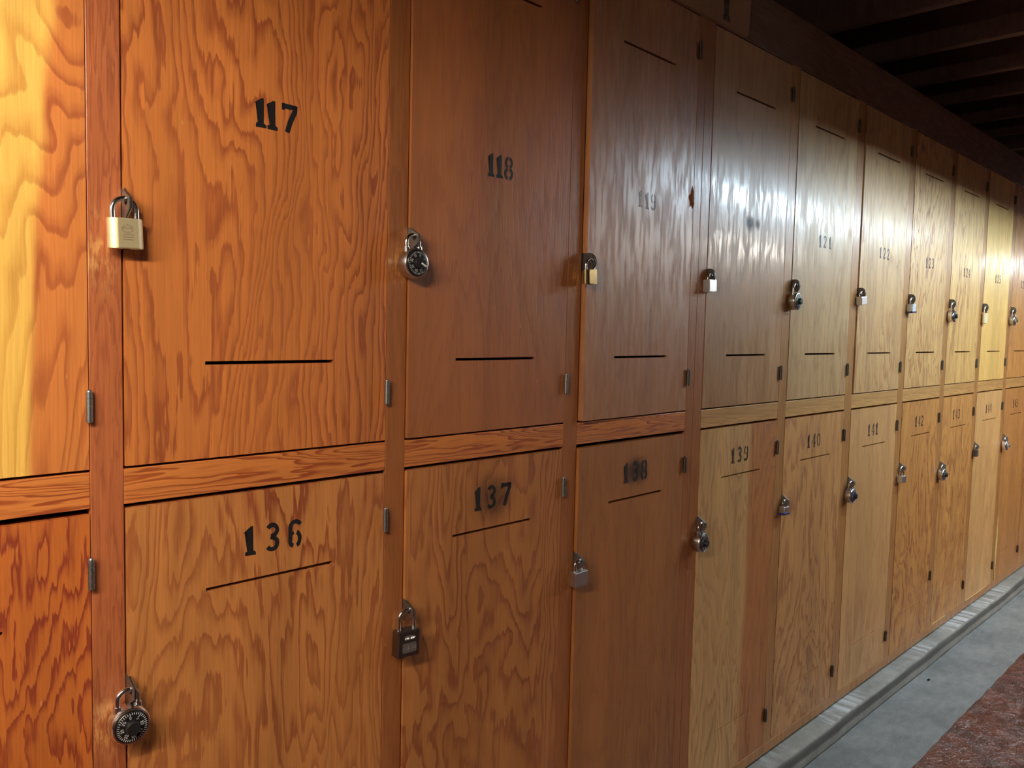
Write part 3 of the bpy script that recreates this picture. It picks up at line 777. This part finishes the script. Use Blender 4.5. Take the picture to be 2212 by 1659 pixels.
combo(118, 'round combination lock with black dial and white stripe on locker 118', drop=.042, dial_rot=0.35, stripe=True, yaw=-.02, tilt=-.05)
r119 = block_lock(119, 'dull dark brass padlock hanging on locker 119', .040, .0285, .017, .0175, mat=m_oldbrass, half=.0125, sr=.003, roundside=True, yaw=.05, tilt=-.05, group='brass padlocks')
block_lock(120, 'bright little square steel padlock on locker 120', .034, .0295, .019, .0105, mat=m_steel, half=.010, sr=.003, yaw=.03, tilt=-.05)
combo(121, 'round combination lock with dark green dial on locker 121', drop=.045, dial=m_dialg, knob_mat=m_dialg, yaw=.05, dial_rot=1.1)
block_lock(122, 'bright square steel padlock on locker 122', .038, .026, .019, .0125, mat=m_steel, half=.012, sr=.003, yaw=-.05, tilt=-.10)
block_lock(123, 'laminated steel padlock with navy bumper on locker 123', .040, .030, .020, .020, mat=m_steel, style='laminated', half=.011, bumper=m_navy, yaw=-.02, tilt=-.05)
combo(124, 'round combination lock with black knob on locker 124', drop=.051, yaw=.06, dial_rot=2.0, body_mat=m_chrome)
block_lock(125, 'tall shiny pale brass padlock on locker 125', .040, .044, .019, .026, mat=m_brass, half=.012, sr=.0034, roundside=True, yaw=.0, group='brass padlocks')
combo(126, 'round combination lock with gold-toned face on locker 126', drop=.047, yaw=.0, body_mat=m_brush, dial=m_oldbrass, knob_mat=m_chrome)
combo(136, 'round combination lock with plain black knob on locker 136', drop=.0415, yaw=-.02, dial_rot=-.12, body_mat=m_chrome, tilt=-.03)
r, zt, zb = block_lock(137, 'dark gunmetal padlock with embossed panels on locker 137', .042, .0440, .020, .029, mat=m_dark, half=.0145, sr=.0034, yaw=-.08, tilt=.02, group='dark padlocks')
bm = bmesh.new(); box(bm, -.0105, .0125, -.0107, -.0095, zt - .0155, zt - .0085)
bmesh.ops.bevel(bm, geom=[e for e in bm.edges if abs(e.verts[0].co.y - e.verts[1].co.y) > 1e-5], offset=.0033, segments=5, affect='EDGES')
sharp(link_mesh('name_panel', bm, m_emb, r))
bm = bmesh.new(); box(bm, -.0125, .0140, -.0107, -.0095, zt - .0365, zt - .0205)
bmesh.ops.bevel(bm, geom=[e for e in bm.edges if abs(e.verts[0].co.y - e.verts[1].co.y) > 1e-5], offset=.0016, segments=3, affect='EDGES')
pn = sharp(link_mesh('name_panel', bm, m_emb, r))
bm = bmesh.new(); rg = random.Random(8)
for (x0, x1, zz, hh) in ((-.0085, .0105, zt - .0137, .0032), (-.0105, .0125, zt - .0320, .0075)):
    xx = x0
    while xx < x1:
        l = rg.uniform(.0016, .0028)
        pts = [(xx, zz), (xx + l * .9, zz + hh * rg.uniform(.7, 1)), (xx + l * .3, zz + hh), (xx + l, zz + hh * .1)]
        tube(bm, [(p[0], -.0108, p[1]) for p in pts], .00034, 5); xx += l + .0008
link_mesh('raised_lettering', bm, m_brush, r)
block_lock(138, 'square satin steel padlock on locker 138', .038, .0305, .019, .0185, mat=m_steel, half=.011, sr=.003, yaw=-.06, tilt=-.04)
combo(139, 'round combination lock with black knob on two-tone locker 139', drop=.044, yaw=.05, dial_rot=.6)
block_lock(140, 'small steel padlock with blue bumper on locker 140', .030, .0225, .017, .0135, mat=m_steel, half=.009, sr=.003, bumper=m_blue, yaw=-.05)
combo(141, 'round combination lock with navy dial on locker 141', drop=.0425, dial=m_dialn, knob_mat=m_dialn, yaw=-.03)
block_lock(142, 'square steel padlock on long shackle on locker 142', .036, .0255, .020, .029, mat=m_steel, half=.012, sr=.0034, yaw=-.03)
combo(143, 'round combination lock turned sideways with black knob on locker 143', drop=.034, yaw=.0)
block_lock(144, 'little laminated padlock seen edge-on on locker 144', .034, .029, .016, .016, mat=m_dkzinc, style='laminated', half=.010, sr=.0028, yaw=.0)
combo(145, 'shiny round combination lock on locker 145', drop=.034, yaw=.03, body_mat=m_chrome, dial=m_brush, knob_mat=m_chrome)

# ------------------------------------------------------------------ a crumb of dirt on the concrete
bm = bmesh.new(); bmesh.ops.create_icosphere(bm, subdivisions=2, radius=0.006); rg = random.Random(2)
for v in bm.verts: v.co = Vector((v.co.x * 1.3, v.co.y * .8, v.co.z * .5)) * rg.uniform(.75, 1.2)
o = link_mesh('dirt_crumb', bm, plain('black_dirt', (0.02, 0.02, 0.022), 0.9), loc=(3.205, -0.105, 0.0030))
tag(o, 'small black crumb of dirt lying on the grey concrete', 'dirt')

# ------------------------------------------------------------------ sign on the header
sg = empty('sign_board', (1.42, -0.006, 1.988)); tag(sg, 'brown sign board with rounded corner fixed on the header above 119', 'sign')
bm = bmesh.new(); W_, H_ = .455, .125; c_ = .016
ol = [(0, 0)] + [(W_ - c_ + c_ * math.sin(a), c_ - c_ * math.cos(a)) for a in [PI / 2 * i / 6 for i in range(7)]] + [(W_ + .006, H_), (0, H_)]
f0 = [bm.verts.new((a, -0.004, b)) for a, b in ol]; f1 = [bm.verts.new((a, 0.004, b)) for a, b in ol]
bm.faces.new(f0); bm.faces.new(f1[::-1])
for i in range(len(ol)): bm.faces.new((f0[i], f0[(i + 1) % len(ol)], f1[(i + 1) % len(ol)], f1[i]))
link_mesh('board', bm, m_sign, sg)
bm = bmesh.new(); glyph(bm, '1', .318, .012, .085, -0.0044); face_front(bm)
me = bpy.data.meshes.new('painted_figure'); bm.to_mesh(me); bm.free(); me.materials.append(faded('faded_sign_paint', (0.03, 0.02, 0.015), 0.7))
o = bpy.data.objects.new('painted_figure', me); C.objects.link(o); o.parent = sg

# ------------------------------------------------------------------ shaded tube lamps over the aisle
def fixture(T, label):
    L = T['x1'] - T['x0']; cx = (T['x0'] + T['x1']) / 2
    r = empty('hanging_tube_lamp', (cx, T['y'], T['z'])); tag(r, label, 'lamp', 'tube lamps over the aisle')
    m = NT('lit_tube_%d' % int(T['x0'] * 10)); m.set(Base_Color=(0.8, 0.8, 0.8), Emission_Color=T['color'], Emission_Strength=T['strength'])
    bm = bmesh.new(); tube(bm, [(-L / 2, 0, 0), (L / 2, 0, 0)], 0.019, 16)
    sharp(link_mesh('tube', bm, m.m, r), 50)
    bm = bmesh.new()
    rim = T.get('rim', -.004)
    prof = [(-.085, rim), (-.075, 0.016), (-.04, .045), (.04, .045), (.075, 0.016), (.085, rim)]
    inn = [(y * .975, z - .002) for y, z in prof]
    rings = [[bm.verts.new((x, y, z)) for y, z in prof + inn[::-1]] for x in (-L / 2 - .02, L / 2 + .02)]
    n = len(rings[0])
    for k in range(n): bm.faces.new((rings[0][k], rings[0][(k + 1) % n], rings[1][(k + 1) % n], rings[1][k]))
    for q in rings: bm.faces.new(q)
    link_mesh('reflector', bm, m_housing, r)
    bm = bmesh.new()
    for s in (-1, 1): tube(bm, [(s * L * .35, 0, .045), (s * L * .35, 0, Z_J + .18 - T['z'])], .003, 8)
    link_mesh('hanger', bm, m_dkzinc, r)
fixture(TUBE_NEAR, 'hanging tube lamp with white reflector at the near end, by the pale yellow locker')
fixture(TUBE, 'hanging tube lamp with white reflector over the aisle by locker 124')
fixture(TUBE_OPP, 'hanging tube lamp with white reflector on the far side of the aisle')
fixture(TUBE_FAR, 'hanging tube lamp with white reflector at the far end of the aisle')
